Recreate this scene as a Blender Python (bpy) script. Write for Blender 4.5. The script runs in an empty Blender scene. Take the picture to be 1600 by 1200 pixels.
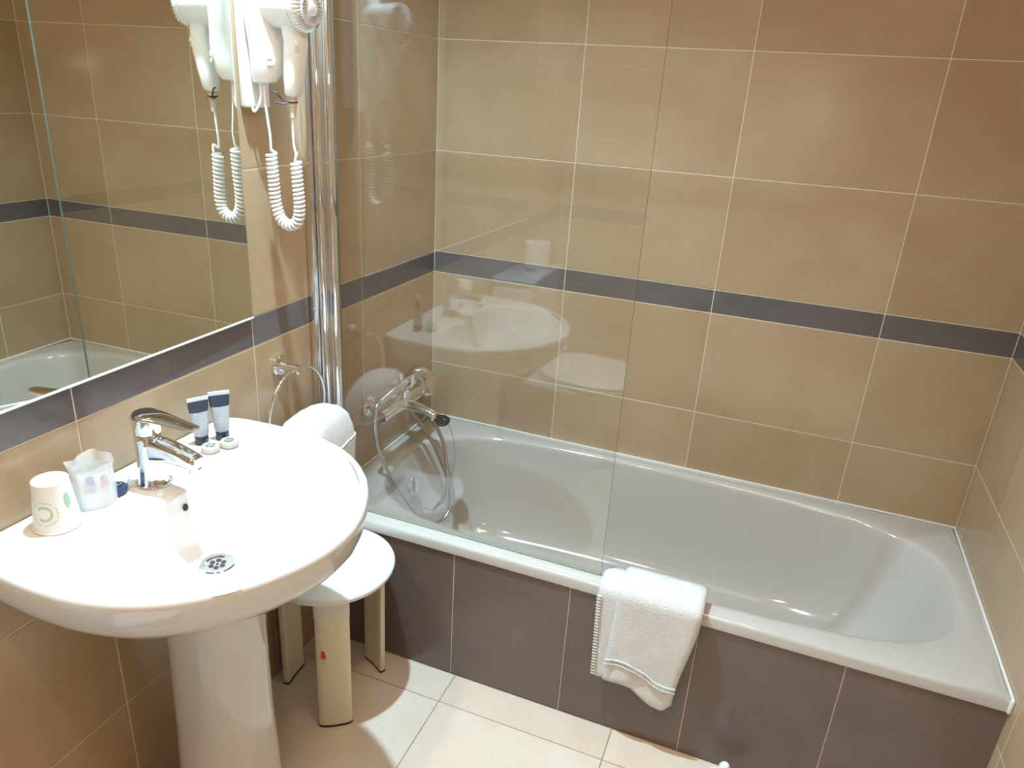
import bpy, bmesh, math, random
from mathutils import Vector, Matrix, noise
random.seed(7)
PI = math.pi
S = bpy.context.scene
C = S.collection

# ------------------------------------------------------------------ camera
CAM = Vector((1.06981, -2.13547, 1.49561))
r_ = Vector((0.93070555, 0.36104955, 0.05856965)); u_ = Vector((-0.18493255, 0.32633887, 0.92698592)); f_ = Vector((-0.31557429, 0.87358237, -0.37049521))
cd = bpy.data.cameras.new('camera'); cam = bpy.data.objects.new('camera', cd); C.objects.link(cam)
cam.matrix_world = Matrix(((r_.x, u_.x, -f_.x, CAM.x), (r_.y, u_.y, -f_.y, CAM.y), (r_.z, u_.z, -f_.z, CAM.z), (0, 0, 0, 1)))
cd.sensor_width = 36; cd.lens = 36 * 1139.238 / 1600; cd.clip_start = 0.02
S.camera = cam

# ------------------------------------------------------------------ light and exposure
S.view_settings.view_transform = 'Standard'; S.view_settings.look = 'None'
S.view_settings.exposure = 0.0; S.view_settings.gamma = 1; S.view_settings.use_curve_mapping = False
w = bpy.data.worlds.new('world'); S.world = w; w.use_nodes = True
w.node_tree.nodes['Background'].inputs[0].default_value = (0.9, 0.75, 0.6, 1); w.node_tree.nodes['Background'].inputs[1].default_value = 0.02
CEIL = 2.42
COOL = (0.52, 0.80, 1.0); WARM = (1.0, 0.74, 0.52)
def lamp(name, loc, col, power, size, spot=None, blend=0.5, parent=None):
    if spot:
        l = bpy.data.lights.new(name, 'SPOT'); l.spot_size = math.radians(spot); l.spot_blend = blend; l.shadow_soft_size = size
    else:
        l = bpy.data.lights.new(name, 'AREA'); l.shape = 'DISK'; l.size = size
    l.color = col; l.energy = power
    o = bpy.data.objects.new(name, l); C.objects.link(o); o.location = loc
    return o
LAMPS = [((0.236, -1.09), COOL, 232, 0.022, 132, 'cool white ceiling spot above the washbasin'),
         ((1.22, -0.62), WARM, 3, 0.03, 150, 'warm ceiling spot above the far end of the bath'),
         ((1.25, -1.75), WARM, 6, 0.03, 150, 'warm ceiling spot over the middle of the floor'),
         ((0.95, -1.18), (1.0, 0.90, 0.78), 5, 0.03, 150, 'added neutral fill spot for the left wall, just outside the bath edge'),  # fill added to brighten the left wall, not a lamp of the room
         ((0.45, -2.05), WARM, 42, 0.03, 150, 'warm ceiling spot in front of the toilet')]
for (x, y), c_, e_, s_, sp_, _ in LAMPS:
    lamp('spot_light', (x, y, CEIL - 0.03), c_, e_, s_, sp_, 1.0 if c_ == COOL else 0.9)
# broad warm ceiling lamp and the phone's own small light beside its lens
lamp('ceiling_panel_light', (1.0, -1.45, CEIL - 0.035), WARM, 7, 0.34)
fl = lamp('phone_light', CAM + r_ * 0.012 + u_ * 0.012, (0.95, 0.98, 1.0), 2.0, 0.012, 172, 0.3)
fl.matrix_world = Matrix(((r_.x, u_.x, -f_.x, fl.location.x), (r_.y, u_.y, -f_.y, fl.location.y), (r_.z, u_.z, -f_.z, fl.location.z), (0, 0, 0, 1)))
S.cycles.max_bounces = 10; S.cycles.diffuse_bounces = 5; S.cycles.glossy_bounces = 6; S.cycles.transparent_max_bounces = 16
S.cycles.sample_clamp_indirect = 4.0; S.cycles.blur_glossy = 1.0

# ------------------------------------------------------------------ materials
def mat(name, col, rough=0.4, metal=0.0, spec=0.5, coat=0.0, emis=None, est=0.0):
    m = bpy.data.materials.new(name); m.use_nodes = True; b = m.node_tree.nodes['Principled BSDF']
    b.inputs['Base Color'].default_value = (*col, 1); b.inputs['Roughness'].default_value = rough; b.inputs['Metallic'].default_value = metal
    b.inputs['Specular IOR Level'].default_value = spec; b.inputs['Coat Weight'].default_value = coat; b.inputs['Coat Roughness'].default_value = 0.05
    if emis: b.inputs['Emission Color'].default_value = (*emis, 1); b.inputs['Emission Strength'].default_value = est
    return m
def mottled(name, c1, c2, scale=3.0, rough=0.3, fine=0.12, bump=0.0, coat=0.0, vary=0.12, spec=0.5):
    """tile or cloth colour: soft clouds between two colours plus fine grain, each piece shifted by its own random number"""
    m = mat(name, c1, rough, 0, spec, coat); n = m.node_tree.nodes; L = m.node_tree.links; b = n['Principled BSDF']
    tc = n.new('ShaderNodeTexCoord'); oi = n.new('ShaderNodeObjectInfo'); ad = n.new('ShaderNodeVectorMath'); ad.operation = 'ADD'
    sc = n.new('ShaderNodeVectorMath'); sc.operation = 'SCALE'; sc.inputs['Scale'].default_value = 17.3
    cb = n.new('ShaderNodeCombineXYZ'); L.new(oi.outputs['Random'], cb.inputs[0]); L.new(oi.outputs['Random'], cb.inputs[1]); L.new(cb.outputs[0], sc.inputs[0])
    L.new(tc.outputs['Object'], ad.inputs[0]); L.new(sc.outputs[0], ad.inputs[1])
    n1 = n.new('ShaderNodeTexNoise'); n1.inputs['Scale'].default_value = scale; n1.inputs['Detail'].default_value = 5; n1.inputs['Roughness'].default_value = 0.6
    n2 = n.new('ShaderNodeTexNoise'); n2.inputs['Scale'].default_value = scale * 45; n2.inputs['Detail'].default_value = 3
    L.new(ad.outputs[0], n1.inputs['Vector']); L.new(ad.outputs[0], n2.inputs['Vector'])
    r = n.new('ShaderNodeValToRGB'); r.color_ramp.elements[0].position = 0.32; r.color_ramp.elements[1].position = 0.68
    r.color_ramp.elements[0].color = (*c1, 1); r.color_ramp.elements[1].color = (*c2, 1); L.new(n1.outputs['Fac'], r.inputs[0])
    m1 = n.new('ShaderNodeMath'); m1.operation = 'MULTIPLY_ADD'; m1.inputs[1].default_value = fine * 2; m1.inputs[2].default_value = 1 - fine; L.new(n2.outputs['Fac'], m1.inputs[0])
    m2 = n.new('ShaderNodeMath'); m2.operation = 'MULTIPLY_ADD'; m2.inputs[1].default_value = vary; m2.inputs[2].default_value = 1 - vary / 2; L.new(oi.outputs['Random'], m2.inputs[0])
    m3 = n.new('ShaderNodeMath'); m3.operation = 'MULTIPLY'; L.new(m1.outputs[0], m3.inputs[0]); L.new(m2.outputs[0], m3.inputs[1])
    mx = n.new('ShaderNodeVectorMath'); mx.operation = 'SCALE'; L.new(r.outputs[0], mx.inputs[0]); L.new(m3.outputs[0], mx.inputs['Scale'])
    L.new(mx.outputs[0], b.inputs['Base Color'])
    if bump:
        bp = n.new('ShaderNodeBump'); bp.inputs['Strength'].default_value = bump; bp.inputs['Distance'].default_value = 0.004
        L.new(n2.outputs['Fac'], bp.inputs['Height']); L.new(bp.outputs[0], b.inputs['Normal'])
    return m
M_TILE = mottled('beige_tile', (0.405, 0.275, 0.155), (0.475, 0.35, 0.225), 2.6, 0.22, 0.05, vary=0.10)
M_DARK = mottled('brown_tile', (0.145, 0.108, 0.097), (0.185, 0.142, 0.128), 3.0, 0.24, 0.09, vary=0.14)
M_BAND = mottled('band_tile', (0.118, 0.100, 0.100), (0.158, 0.138, 0.140), 4.0, 0.22, 0.09, vary=0.12)
M_FLOOR = mottled('floor_tile', (0.70, 0.54, 0.40), (0.78, 0.68, 0.57), 2.4, 0.22, 0.06, vary=0.06)
M_GROUT = mat('grout', (0.74, 0.66, 0.52), 0.8)
M_GROUT_D = mat('floor_grout', (0.32, 0.24, 0.18), 0.8)
M_CEIL = mat('ceiling_paint', (0.88, 0.87, 0.85), 0.8)
M_CER = mat('white_ceramic', (0.72, 0.71, 0.69), 0.08, 0, 0.5, 0.6)
M_TUB = mat('tub_enamel', (0.54, 0.515, 0.475), 0.10, 0, 0.5, 0.5)
M_SEAL = mat('silicone', (0.85, 0.84, 0.80), 0.4)
M_CHR = mat('chrome', (0.86, 0.87, 0.89), 0.05, 1.0)
M_CHRB = mat('brushed_chrome', (0.70, 0.71, 0.73), 0.25, 1.0)
M_MIRROR = mat('mirror_silver', (0.80, 0.83, 0.76), 0.0, 1.0)
M_MEDGE = mat('mirror_edge', (0.16, 0.24, 0.24), 0.15)
M_WPL = mat('white_plastic', (0.84, 0.83, 0.80), 0.25)
M_CORD = mat('white_cord', (0.85, 0.84, 0.82), 0.4)
M_SEAT = mat('stool_seat_plastic', (0.80, 0.82, 0.80), 0.35)
M_LEG = mat('stool_leg_plastic', (0.74, 0.68, 0.50), 0.35)
M_COLLAR = mat('stool_collar_plastic', (0.72, 0.68, 0.62), 0.4)
M_BLACK = mat('black_rubber', (0.012, 0.012, 0.014), 0.45)
M_DKBL = mat('dark_blue_cap', (0.02, 0.03, 0.06), 0.3)
M_GREY = mat('tube_silver_print', (0.46, 0.49, 0.53), 0.35)
M_NAVY = mat('tube_navy_print', (0.035, 0.045, 0.07), 0.35)
M_RED = mat('red_print', (0.7, 0.01, 0.015), 0.5)
M_GREEN = mat('green_print', (0.34, 0.56, 0.34), 0.6)
M_LGREEN = mat('light_green_print', (0.42, 0.62, 0.30), 0.6)
M_GRPR = mat('grey_print', (0.35, 0.36, 0.40), 0.6)
M_WARMLINE = mat('cream_print', (0.75, 0.72, 0.62), 0.5)
M_PAPER = mat('cup_paper', (0.84, 0.82, 0.76), 0.6)
M_HOLE = mat('dark_hole', (0.03, 0.025, 0.02), 0.6)
M_TAN = mat('soap_paper', (0.55, 0.50, 0.44), 0.5)
M_SOAPG = mat('soap_print', (0.16, 0.17, 0.13), 0.5)
M_DOOR = mat('door_paint', (0.55, 0.50, 0.44), 0.4)
M_STEM = mat('lamp_trim', (0.8, 0.8, 0.8), 0.3)
M_GLOWC = mat('cool_lamp_face', (0.9, 0.95, 1), 0.4, emis=(0.8, 0.93, 1), est=18)
M_GLOWW = mat('warm_lamp_face', (1, 0.9, 0.8), 0.4, emis=(1, 0.75, 0.5), est=10)
M_TOWEL = mottled('white_towel', (0.80, 0.79, 0.76), (0.86, 0.85, 0.83), 9, 0.95, 0.10, bump=1.0, spec=0.1, vary=0.0)
def thin_glass(name, tint, base=0.04, rough=0.0):
    m = bpy.data.materials.new(name); m.use_nodes = True; n = m.node_tree.nodes; L = m.node_tree.links; n.clear()
    o = n.new('ShaderNodeOutputMaterial'); mx = n.new('ShaderNodeMixShader'); t = n.new('ShaderNodeBsdfTransparent'); g = n.new('ShaderNodeBsdfGlossy')
    t.inputs[0].default_value = (*tint, 1); g.inputs['Roughness'].default_value = rough; g.inputs[0].default_value = (1, 1, 1, 1)
    lw = n.new('ShaderNodeLayerWeight'); lw.inputs['Blend'].default_value = 0.5
    p = n.new('ShaderNodeMath'); p.operation = 'POWER'; p.inputs[1].default_value = 5; L.new(lw.outputs['Facing'], p.inputs[0])
    a = n.new('ShaderNodeMath'); a.operation = 'MULTIPLY_ADD'; a.inputs[1].default_value = 1 - base; a.inputs[2].default_value = base; L.new(p.outputs[0], a.inputs[0])
    L.new(a.outputs[0], mx.inputs[0]); L.new(t.outputs[0], mx.inputs[1]); L.new(g.outputs[0], mx.inputs[2]); L.new(mx.outputs[0], o.inputs[0])
    return m
M_GLASS = thin_glass('screen_glass', (0.982, 0.985, 0.975), 0.062)
M_GEDGE = mat('glass_edge', (0.15, 0.19, 0.165), 0.2, 0, 0.3)
def translucent(name, col, alpha, rough=0.35):
    m = bpy.data.materials.new(name); m.use_nodes = True; n = m.node_tree.nodes; L = m.node_tree.links; b = n['Principled BSDF']
    b.inputs['Base Color'].default_value = (*col, 1); b.inputs['Roughness'].default_value = rough; b.inputs['Alpha'].default_value = alpha
    return m
M_WRAP = translucent('frosted_wrap', (0.9, 0.9, 0.9), 0.55)
M_TUMB = translucent('frosted_tumbler', (0.85, 0.86, 0.84), 0.6)
# braided hose: fine metal rings
M_HOSE = mat('metal_hose', (0.62, 0.62, 0.63), 0.22, 1.0)

# ------------------------------------------------------------------ helpers
def world_loc(o):
    v = Vector((0, 0, 0))
    while o: v += o.location; o = o.parent
    return v
def tag(o, label=None, cat=None, group=None, kind=None):
    if label: o['label'] = label
    if cat: o['category'] = cat
    if group: o['group'] = group
    if kind: o['kind'] = kind
    return o
def empty(name, loc, label, cat, group=None):
    o = bpy.data.objects.new(name, None); C.objects.link(o); o.location = loc; o.empty_display_size = 0.05
    return tag(o, label, cat, group)
def obj(name, bm, m, parent=None, origin=None, smooth=True, label=None, cat=None, group=None, kind=None, angle=35):
    """bm holds world coordinates; links ONE mesh object whose origin is the parent's, or the middle of its own base"""
    bmesh.ops.recalc_face_normals(bm, faces=bm.faces)
    if origin is None:
        if parent is not None: origin = world_loc(parent)
        else:
            xs = [v.co.x for v in bm.verts]; ys = [v.co.y for v in bm.verts]; zs = [v.co.z for v in bm.verts]
            origin = Vector(((min(xs) + max(xs)) / 2, (min(ys) + max(ys)) / 2, min(zs)))
    origin = Vector(origin)
    bmesh.ops.translate(bm, verts=bm.verts, vec=-origin)
    me = bpy.data.meshes.new(name); bm.to_mesh(me); bm.free()
    for mm in (m if isinstance(m, (list, tuple)) else [m]): me.materials.append(mm)
    if smooth:
        for p in me.polygons: p.use_smooth = True
        me.set_sharp_from_angle(angle=math.radians(angle))
    o = bpy.data.objects.new(name, me); C.objects.link(o)
    if parent is not None: o.parent = parent; o.location = origin - world_loc(parent)
    else: o.location = origin
    return tag(o, label, cat, group, kind)
def B(): return bmesh.new()
def box(bm, lo, hi, bev=0.0, seg=2, M=None):
    x0, y0, z0 = lo; x1, y1, z1 = hi
    vs = [bm.verts.new(p) for p in ((x0, y0, z0), (x1, y0, z0), (x1, y1, z0), (x0, y1, z0), (x0, y0, z1), (x1, y0, z1), (x1, y1, z1), (x0, y1, z1))]
    fs = [bm.faces.new([vs[i] for i in q]) for q in ((0, 3, 2, 1), (4, 5, 6, 7), (0, 1, 5, 4), (1, 2, 6, 5), (2, 3, 7, 6), (3, 0, 4, 7))]
    if bev > 0:
        es = list({e for f in fs for e in f.edges})
        r = bmesh.ops.bevel(bm, geom=es, offset=bev, segments=seg, profile=0.5, affect='EDGES')
        vs = list({v for f in r['faces'] for v in f.verts} | {v for v in vs if v.is_valid})
    if M is not None: bmesh.ops.transform(bm, matrix=M, verts=[v for v in vs if v.is_valid])
    return vs
def frame_of(d):
    d = Vector(d).normalized(); a = Vector((0, 0, 1)) if abs(d.z) < 0.9 else Vector((1, 0, 0))
    u = d.cross(a).normalized(); v = d.cross(u).normalized(); return u, v
def rings(bm, rs, cap0=True, cap1=True, closed=True):
    """rs: list of lists of points, all the same length: skins between them"""
    R = [[bm.verts.new(p) for p in r] for r in rs]; n = len(R[0])
    for a, b in zip(R, R[1:]):
        for i in range(n if closed else n - 1):
            j = (i + 1) % n; bm.faces.new((a[i], a[j], b[j], b[i]))
    if cap0: bm.faces.new(R[0][::-1])
    if cap1: bm.faces.new(R[-1])
    return R
def circle(c, u, v, r, n=24, ph=0.0):
    c = Vector(c); return [c + u * (r * math.cos(2 * PI * i / n + ph)) + v * (r * math.sin(2 * PI * i / n + ph)) for i in range(n)]
def lathe(bm, p0, d, prof, n=28, cap0=True, cap1=True):
    """prof: list of (distance along d, radius)"""
    d = Vector(d).normalized(); u, v = frame_of(d); p0 = Vector(p0)
    return rings(bm, [circle(p0 + d * t, u, v, max(r, 1e-5), n) for t, r in prof], cap0, cap1)
def smooth_path(pts, k=8):
    P = [Vector(p) for p in pts]; P = [P[0] * 2 - P[1]] + P + [P[-1] * 2 - P[-2]]; out = []
    for i in range(1, len(P) - 2):
        for j in range(k):
            t = j / k; a, b, c, d = P[i - 1:i + 3]
            out.append(0.5 * ((2 * b) + (c - a) * t + (2 * a - 5 * b + 4 * c - d) * t * t + (3 * b - a - 3 * c + d) * t ** 3))
    out.append(P[-2]); return out
def tube(bm, path, r, n=10, closed=False, rfun=None):
    P = [Vector(p) for p in path]; m = len(P); T = []
    for i in range(m):
        a = P[(i - 1) % m] if (closed or i) else P[i]; b = P[(i + 1) % m] if (closed or i < m - 1) else P[i]
        T.append((b - a).normalized())
    u, v = frame_of(T[0]); R = []
    for i in range(m):
        u = (u - T[i] * u.dot(T[i])).normalized(); v = T[i].cross(u)
        rr = rfun(i) if rfun else r
        R.append(circle(P[i], u, v, rr, n))
    if closed:
        V = [[bm.verts.new(p) for p in q] for q in R]
        for i in range(m):
            a, b = V[i], V[(i + 1) % m]
            for j in range(n): k = (j + 1) % n; bm.faces.new((a[j], a[k], b[k], b[j]))
    else: rings(bm, R)
def polyplane(bm, pts, thick):
    """flat outline pushed along its normal by the vector thick"""
    t = Vector(thick); rings(bm, [[Vector(p) for p in pts], [Vector(p) + t for p in pts]])
def sm(t): t = max(0, min(1, t)); return t * t * (3 - 2 * t)

# ------------------------------------------------------------------ dimensions read off the tile grid
T = 0.45; H = 0.31432; ZB = 0.93326; ZT = 1.00232; L_ = 1.66584; YP = -0.69862; YF = -2.72
ZR = [ZB - 3 * H, ZB - 2 * H, ZB - H, ZB, ZT] + [ZT + H * k for k in range(1, 6)]
ZR[0] = 0.0; ZR[-1] = CEIL
YL = [0, -0.4382, -0.8885, -1.3389, -1.7889, -2.2389, -2.6889, YF]
YR = [0, -0.28, -0.73, -1.18, -1.63, -2.08, -2.53, YF]
XB = [0, 0.45, 0.90, 1.35, L_]
# ------------------------------------------------------------------ structure: floor, walls, ceiling
def tile_mesh(a, b, th, m, name):
    """flat tile a x b in local xy with a small bevelled face, thickness th along +z, origin at its centre"""
    bm = B(); g = 0.00125; e = 0.0010; hx, hy = a / 2 - g, b / 2 - g
    rings(bm, [[(-hx, -hy, -0.002), (hx, -hy, -0.002), (hx, hy, -0.002), (-hx, hy, -0.002)],
               [(-hx, -hy, th - e), (hx, -hy, th - e), (hx, hy, th - e), (-hx, hy, th - e)],
               [(-hx + e, -hy + e, th), (hx - e, -hy + e, th), (hx - e, hy - e, th), (-hx + e, hy - e, th)]])
    me = bpy.data.meshes.new(name); bm.to_mesh(me); bm.free(); me.materials.append(m); return me
_cache = {}
def lay(parent, name, m, c, ux, uy, a, b, th=0.0015):
    key = (name, m.name, round(a, 4), round(b, 4))
    if key not in _cache: _cache[key] = tile_mesh(a, b, th, m, name)
    o = bpy.data.objects.new(name, _cache[key]); C.objects.link(o); o.parent = parent
    ux = Vector(ux); uy = Vector(uy); n = ux.cross(uy); c = Vector(c) - world_loc(parent)
    t1, t2 = random.uniform(-.0006, .0006), random.uniform(-.0006, .0006)      # each tile set a touch out of true
    n2 = (n + ux * t1 + uy * t2).normalized(); ux2 = (ux - n2 * ux.dot(n2)).normalized(); uy2 = n2.cross(ux2)
    o.matrix_local = Matrix(((ux2.x, uy2.x, n2.x, c.x), (ux2.y, uy2.y, n2.y, c.y), (ux2.z, uy2.z, n2.z, c.z), (0, 0, 0, 1)))
def slab(name, lo, hi, m, **k):
    bm = B(); box(bm, lo, hi); return obj(name, bm, m, smooth=False, kind='structure', **k)
floor = slab('floor', (-0.1, YF - 0.1, -0.1), (L_ + 0.1, 0.1, -0.0012), M_GROUT_D)
ceiling = slab('ceiling', (-0.1, YF - 0.1, CEIL), (L_ + 0.1, 0.1, CEIL + 0.1), M_CEIL)
wl = slab('wall_left', (-0.1, YF - 0.1, -0.05), (-0.0012, 0.1, CEIL + 0.05), M_GROUT)
wb = slab('wall_back', (-0.1, 0.0012, -0.05), (L_ + 0.1, 0.1, CEIL + 0.05), M_GROUT)
wr = slab('wall_right', (L_ + 0.0012, YF - 0.1, -0.05), (L_ + 0.1, 0.1, CEIL + 0.05), M_GROUT)
wf = slab('wall_front', (-0.1, YF - 0.1, -0.05), (L_ + 0.1, YF - 0.0012, CEIL + 0.05), M_GROUT)
def wall_tiles(parent, cols, fc, ux, skip0=0):
    for i in range(len(ZR) - 1):
        if i < skip0: continue
        z0, z1 = ZR[i], ZR[i + 1]; band = (i == 3)
        for a, b in zip(cols, cols[1:]):
            lay(parent, 'band_tile' if band else 'tile', M_BAND if band else M_TILE, fc((a + b) / 2, (z0 + z1) / 2), ux, (0, 0, 1), abs(b - a), z1 - z0, 0.0012)
wall_tiles(wl, YL, lambda s, z: (-0.0012, s, z), (0, 1, 0))
wall_tiles(wb, XB, lambda s, z: (s, 0.0012, z), (1, 0, 0), 1)
wall_tiles(wr, YR, lambda s, z: (L_ + 0.0012, s, z), (0, -1, 0))
wall_tiles(wf, [0, 0.45, 0.9, 1.35, L_], lambda s, z: (s, YF - 0.0012, z), (-1, 0, 0))
fx = [0.0, 0.4392, 0.8822, 1.3252, L_]; fy = [YP - 0.0, -0.8013, -1.2443, -1.6873, -2.1303, -2.5733, YF]
for a, b in zip(fx, fx[1:]):
    for c_, d_ in zip(fy, fy[1:]):
        lay(floor, 'floor_tile', M_FLOOR, ((a + b) / 2, (c_ + d_) / 2, -0.0012), (1, 0, 0), (0, 1, 0), b - a, abs(d_ - c_), 0.0012)
# door behind the photographer, in the front wall
door = empty('door_1', (1.15, YF, 0), None, None); door['kind'] = 'structure'
bm = B(); box(bm, (0.78, YF + 0.002, 0.0), (1.52, YF + 0.035, 2.03), 0.003); obj('door_leaf', bm, M_DOOR, door)
bm = B()
for lo, hi in (((0.71, YF + 0.001, 0), (0.775, YF + 0.05, 2.10)), ((1.525, YF + 0.001, 0), (1.59, YF + 0.05, 2.10)), ((0.775, YF + 0.001, 2.035), (1.525, YF + 0.05, 2.10))): box(bm, lo, hi, 0.003)
obj('door_frame', bm, M_DOOR, door)
bm = B(); tube(bm, smooth_path([(0.85, YF + 0.036, 1.0), (0.85, YF + 0.085, 1.0), (0.87, YF + 0.09, 1.0), (0.96, YF + 0.09, 1.0)], 5), 0.009); obj('door_handle', bm, M_CHR, door)

# ------------------------------------------------------------------ bath with its tiled front panel
tub = empty('bathtub', (0.83, -0.35, 0.0), 'long white enamelled bathtub with brown tiled front panel', 'bathtub')
N = 120
def sup(x0, x1, y0, y1, z, n=3.0):
    cx, cy, a, b = (x0 + x1) / 2, (y0 + y1) / 2, (x1 - x0) / 2, (y1 - y0) / 2
    # long straight sides: the rounding happens at the ends only
    ca = 0.62; out = []
    for i in range(N):
        t = 2 * PI * i / N; c, s = math.cos(t), math.sin(t)
        ex = (abs(c) ** (2 / n)) * (1 if c >= 0 else -1); ey = (abs(s) ** (2 / n)) * (1 if s >= 0 else -1)
        if a > ca: x = cx + (a - ca) * max(-1, min(1, c * 1.9)) + ca * ex if abs(ex) > 0 else cx
        else: x = cx + a * ex
        out.append(Vector((x, cy + b * ey, z)))
    return out
def rect_ring(x0, x1, y0, y1, z, ref):
    cx, cy = (x0 + x1) / 2, (y0 + y1) / 2; out = []
    for p in ref:
        dx, dy = p.x - cx, p.y - cy
        # keep x spacing along the long sides, fan at the ends
        if abs(dy) / ((y1 - y0) / 2) * 1.0 >= abs(dx) / ((x1 - x0) / 2) * 0.98: out.append(Vector((p.x if abs(dx) < (x1 - x0) / 2 - .12 else cx + dx * ((x1 - x0) / 2) / max(abs(dx), 1e-6) * min(1, abs(dx) / ((x1 - x0) / 2)), y1 if dy > 0 else y0, z)))
        else:
            k = ((x1 - x0) / 2) / abs(dx); y = cy + dy * k * 1.0; y = max(y0, min(y1, y)); out.append(Vector((x1 if dx > 0 else x0, y, z)))
    return out
X1 = L_ - 0.001
ref = sup(0.075, 1.613, -0.648, -0.048, 0.4205)
outer = rect_ring(0.001, X1, YP - 0.004, -0.001, 0.4205, ref)
# put exact corners in
for cx_, cy_ in ((0.001, YP - 0.004), (X1, YP - 0.004), (0.001, -0.001), (X1, -0.001)):
    k = min(range(N), key=lambda i: (outer[i].x - cx_) ** 2 + (outer[i].y - cy_) ** 2); outer[k].x, outer[k].y = cx_, cy_
def shift(r, dz, grow=0.0):
    cx, cy = 0.833, -0.352
    return [Vector((p.x + (grow if p.x > cx else -grow) * 0, p.y, p.z + dz)) for p in r]
def lerp_ring(a, b, t, z): return [Vector((p.x + (q.x - p.x) * t, p.y + (q.y - p.y) * t, z)) for p, q in zip(a, b)]
R = []
out2 = [Vector((p.x, min(max(p.y, YP - 0.004), -0.001), p.z)) for p in outer]
R.append([Vector((p.x, p.y, 0.392)) for p in out2])
R.append([Vector((p.x, p.y, 0.4135)) for p in out2])
R.append([Vector((p.x + (0.003 if p.x < 0.01 else -0.003 if p.x > X1 - .01 else 0), p.y + (0.0025 if p.y < YP else -0.002 if p.y > -0.01 else 0), 0.4195)) for p in out2])
R.append(lerp_ring(out2, ref, 0.16, 0.4222))
R.append(lerp_ring(out2, ref, 0.72, 0.4212))
R.append(lerp_ring(out2, ref, 0.90, 0.4195))
R.append(lerp_ring(out2, ref, 1.0, 0.4150))
bot = sup(0.30, 1.13, -0.50, -0.20, 0.06, 2.6)
prof = [(0.012, 0.405), (0.028, 0.390), (0.06, 0.350), (0.12, 0.27), (0.20, 0.19), (0.32, 0.125), (0.50, 0.088), (0.72, 0.072), (1.0, 0.066)]
for t, z in prof: R.append(lerp_ring(ref, bot, t, z))
R.append(sup(0.45, 1.0, -0.40, -0.30, 0.062, 2.2))
bm = B(); rings(bm, R, cap0=False)
obj('tub_shell', bm, M_TUB, tub, angle=60)
bm = B()
box(bm, (0.0, -0.006, 0.4195), (L_, -0.0003, 0.4255), 0.002); box(bm, (L_ - 0.006, YP - 0.004, 0.4195), (L_ - 0.0003, -0.006, 0.4255), 0.002); box(bm, (0.0003, YP - 0.002, 0.4195), (0.006, -0.006, 0.4255), 0.002)
box(bm, (L_ - 0.008, YP - 0.008, 0.390), (L_ - 0.0003, YP - 0.0005, 0.4245), 0.003)
obj('sealant_bead', bm, M_SEAL, tub)
bm = B(); box(bm, (0, YP + 0.0022, 0), (L_, YP + 0.012, 0.394)); pnl = obj('front_panel', bm, M_GROUT, tub, smooth=False)
px = [0.0, 0.4230, 0.7347, 1.0464, 1.3581, L_]
for a, b in zip(px, px[1:]): lay(pnl, 'panel_tile', M_DARK, ((a + b) / 2, YP + 0.0022, 0.196), (1, 0, 0), (0, 0, 1), b - a, 0.392, 0.0018)
bm = B(); lathe(bm, (0.40, -0.35, 0.064), (0, 0, 1), [(0, 0.032), (0.004, 0.032), (0.006, 0.028), (0.003, 0.02), (0.003, 0.001)]); obj('tub_drain', bm, M_CHR, tub)
bm = B(); lathe(bm, (0.112, -0.35, 0.33), (1, 0, 0.25), [(0, 0.03), (0.008, 0.03), (0.012, 0.026), (0.013, 0.001)]); obj('overflow_cover', bm, M_CHR, tub)

# ------------------------------------------------------------------ glass shower screen on the bath edge
YG = -0.6615
scr = empty('shower_screen', (0.4, YG, 0.4225), 'clear glass shower screen standing on the bath edge with chrome hinge posts', 'shower screen')
GT = 1.95
bm = B(); x0, x1, y0, y1, z0, z1 = 0.078, 0.797, YG - 0.003, YG + 0.003, 0.4262, GT
vs = box(bm, (x0, y0, z0), (x1, y1, z1))
for f in bm.faces:
    f.material_index = 0 if abs(f.calc_center_median().y - YG) > 0.0025 else 1
obj('glass_pane', bm, [M_GLASS, M_GEDGE], scr, smooth=False)
bm = B(); box(bm, (0.0005, YG - 0.020, 0.4235), (0.020, YG + 0.014, GT + 0.005), 0.002); w_ = obj('wall_profile', bm, M_CHR, scr)
bm = B(); lathe(bm, (0.010, YG - 0.0195, 0.975), (0, -1, 0), [(0, 0.006), (0.001, 0.006), (0.002, 0.004), (0.0015, 0.0005)], 16); obj('screw_cap', bm, M_CHR, w_)
for xc, rr in ((0.033, 0.0115), (0.0655, 0.0125)):
    bm = B(); lathe(bm, (xc, YG, 0.4255), (0, 0, 1), [(0, rr * 0.8), (0.002, rr), (GT - 0.4275, rr), (GT - 0.4255, rr * 0.8)], 28); obj('hinge_post', bm, M_CHR, scr)
bm = B(); box(bm, (0.041, YG - 0.003, 0.43), (0.055, YG + 0.003, GT)); obj('post_web', bm, M_CHRB, scr)
bm = B(); box(bm, (0.078, YG - 0.0045, 0.4223), (0.797, YG + 0.0045, 0.4268), 0.001)
obj('seal_strip', bm, translucent('clear_seal', (0.55, 0.62, 0.50), 0.5), scr)

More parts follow.
